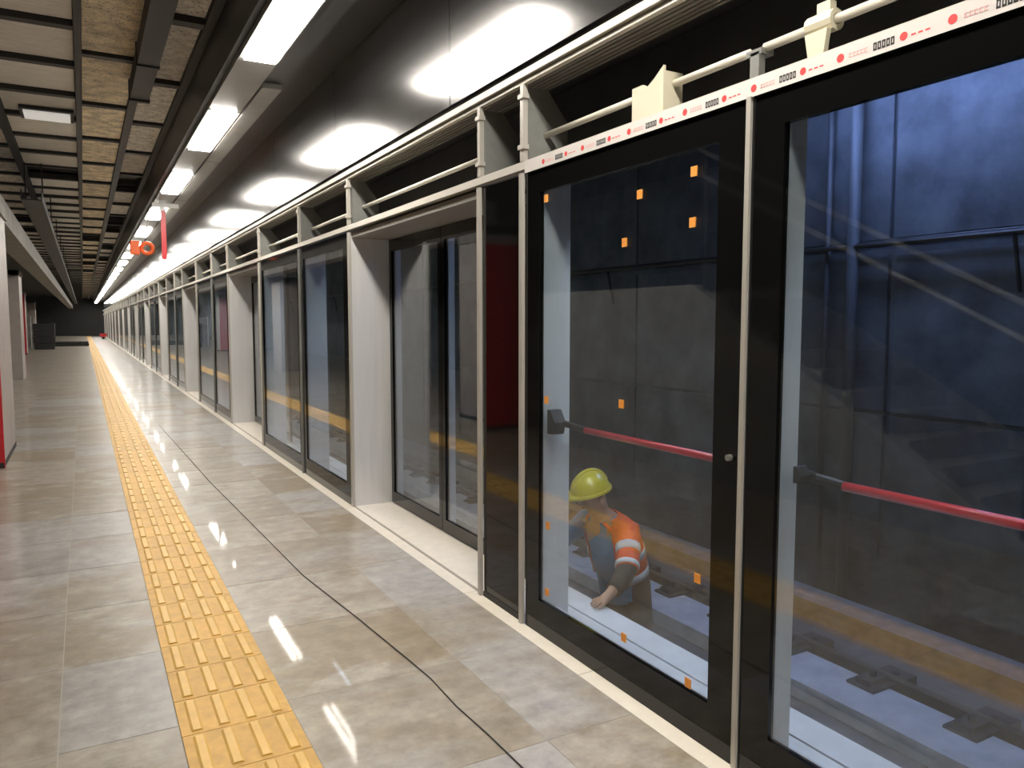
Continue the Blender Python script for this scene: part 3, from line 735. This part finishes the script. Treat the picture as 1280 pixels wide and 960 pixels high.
# lofted clothes
def loft(name, secs, m, parent, a0=0.0, a1=360.0, n=28, thick=0.0):
    """secs: (centre, half width along y, half depth, tilt) ; angle 180 = front (towards -x)"""
    bm = bmesh.new(); rows = []
    closed = abs(a1 - a0 - 360) < 1e-6
    N_ = n if closed else n + 1
    for c, hw, hd, tilt in secs:
        row = []
        for i in range(N_):
            a = math.radians(a0 + (a1 - a0) * i / n)
            x = hd * math.cos(a); y = hw * math.sin(a)
            row.append(bm.verts.new(L_((c[0] + x * math.cos(tilt), c[1] + y, c[2] + x * math.sin(tilt)))))
        rows.append(row)
    for r0, r1 in zip(rows, rows[1:]):
        for i in range(n):
            j = (i + 1) % N_
            bm.faces.new((r0[i], r0[j], r1[j], r1[i]))
    bmesh.ops.recalc_face_normals(bm, faces=bm.faces)
    me = bpy.data.meshes.new(name); bm.to_mesh(me); bm.free(); me.materials.append(m)
    for p in me.polygons: p.use_smooth = True
    o = add(name, me, parent)
    if thick:
        so = o.modifiers.new('Solid', 'SOLIDIFY'); so.thickness = thick; so.offset = 1
    return o
tl = 0.33
S = [((2.99, cy, -0.18), 0.185, 0.14, tl), ((2.96, cy, 0.0), 0.19, 0.145, tl), ((2.92, cy, 0.15), 0.20, 0.15, tl), ((2.875, cy, 0.30), 0.21, 0.135, tl), ((2.84, cy, 0.385), 0.195, 0.10, tl), ((2.80, cy, 0.43), 0.10, 0.075, tl), ((2.785, cy, 0.45), 0.065, 0.062, tl)]
loft('shirt', S, M_SHIRT, wk)
S2 = [((2.953, cy, 0.03), 0.205, 0.16, tl)] + [(c, a + 0.014, b + 0.014, t) for c, a, b, t in S[2:6]]
vest = loft('vest', S2, M_VEST, wk, -136, 128, thick=0.006)
def band(z0, z1, grow):
    out = []
    for zz in (z0, z1):
        for (c0, a0, b0, t0), (c1, a1, b1, t1) in zip(S, S[1:]):
            if c0[2] <= zz <= c1[2]:
                f = (zz - c0[2]) / (c1[2] - c0[2])
                out.append((tuple(c0[i] + f * (c1[i] - c0[i]) for i in range(3)), a0 + f * (a1 - a0) + grow, b0 + f * (b1 - b0) + grow, tl))
    return out
loft('reflective_band', band(0.035, 0.085, 0.023), M_REFL, vest, -136, 128, thick=0.002)
loft('reflective_band', band(0.165, 0.21, 0.023), M_REFL, vest, -136, 128, thick=0.002)
# sleeves
def sleeve(pts, rad, nm, m, parent):
    return MB().tube([L_(p) for p in pts], rad, 14).build(nm, m, parent, smooth=True)
la = [(2.83, cy - 0.13, 0.40), (2.845, cy - 0.20, 0.375), (2.79, cy - 0.285, 0.28), (2.72, cy - 0.365, 0.195), (2.63, cy - 0.41, 0.14), (2.57, cy - 0.435, 0.112)]
sl_ = sleeve(la[:4], [0.07, 0.082, 0.074, 0.070], 'vest_sleeve', M_VEST, wk)
sleeve(la[2:], [0.064, 0.062, 0.056, 0.05], 'shirt_sleeve', M_TROUS, wk)
sleeve([(2.800, cy - 0.268, 0.298), (2.777, cy - 0.302, 0.265)], [0.079, 0.077], 'sleeve_band', M_REFL, sl_)
sleeve([(2.737, cy - 0.345, 0.216), (2.722, cy - 0.363, 0.198)], [0.076, 0.074], 'sleeve_band', M_REFL, sl_)
ra = [(2.81, cy + 0.13, 0.395), (2.825, cy + 0.20, 0.365), (2.77, cy + 0.28, 0.27), (2.72, cy + 0.36, 0.19), (2.64, cy + 0.41, 0.14), (2.58, cy + 0.45, 0.112)]
sr_ = sleeve(ra, [0.066, 0.076, 0.068, 0.062, 0.056, 0.05], 'shirt_sleeve', M_SHIRT, wk)
# trousers and boots
T = loft('trousers', [((3.0, cy, -0.36), 0.19, 0.14, 0), ((3.0, cy, -0.25), 0.20, 0.155, 0.1), ((2.99, cy, -0.08), 0.197, 0.155, tl), ((2.97, cy, 0.03), 0.198, 0.152, tl)], M_TROUS, wk)
for s in (-1, 1):
    MB().tube([L_(p) for p in ((3.0, cy + s * 0.095, -0.26), (2.985, cy + s * 0.115, -0.45), (2.97, cy + s * 0.12, -0.64), (3.0, cy + s * 0.12, -0.88), (3.02, cy + s * 0.12, -1.07))], [0.115, 0.098, 0.08, 0.078, 0.075], 14).build('trouser_leg', M_TROUS, wk, smooth=True)
    MB().box(2.82 - W0.x, 3.08 - W0.x, cy + s * 0.125 - 0.052 - W0.y, cy + s * 0.125 + 0.052 - W0.y, 0.0, 0.10).bevel(0.025, 3).build('boot', M_BLKPL, wk, smooth=True)
# helmet: dome, brim and ridge, tipped forward
hel = MB()
dome = bmesh.ops.create_uvsphere(hel.bm, u_segments=24, v_segments=14, radius=1.0)
for v in dome['verts']:
    v.co = Vector((v.co.x * 0.135, v.co.y * 0.112, max(v.co.z, -0.05) * 0.125))
helmet = hel.build('helmet', M_HELM, wk, smooth=True)
helmet.location = L_((2.672, cy - 0.04, 0.622)); helmet.rotation_euler = (0, math.radians(-12), 0)
br = MB()
br.prism([((0.145 + (0.04 if math.cos(a) < 0 else 0) * abs(math.cos(a))) * math.cos(a), 0.122 * math.sin(a)) for a in [2 * math.pi * i / 28 for i in range(28)]], 'z', -0.012, 0.004)
br.build('brim', M_HELM, helmet)
MB().tube([(0.135 * math.cos(a), 0, 0.127 * math.sin(a)) for a in [math.pi * (0.08 + 0.84 * i / 12) for i in range(13)]], 0.014, 8).build('ridge', M_HELM, helmet, smooth=True)

wk.scale = (0.97, 0.97, 0.97)
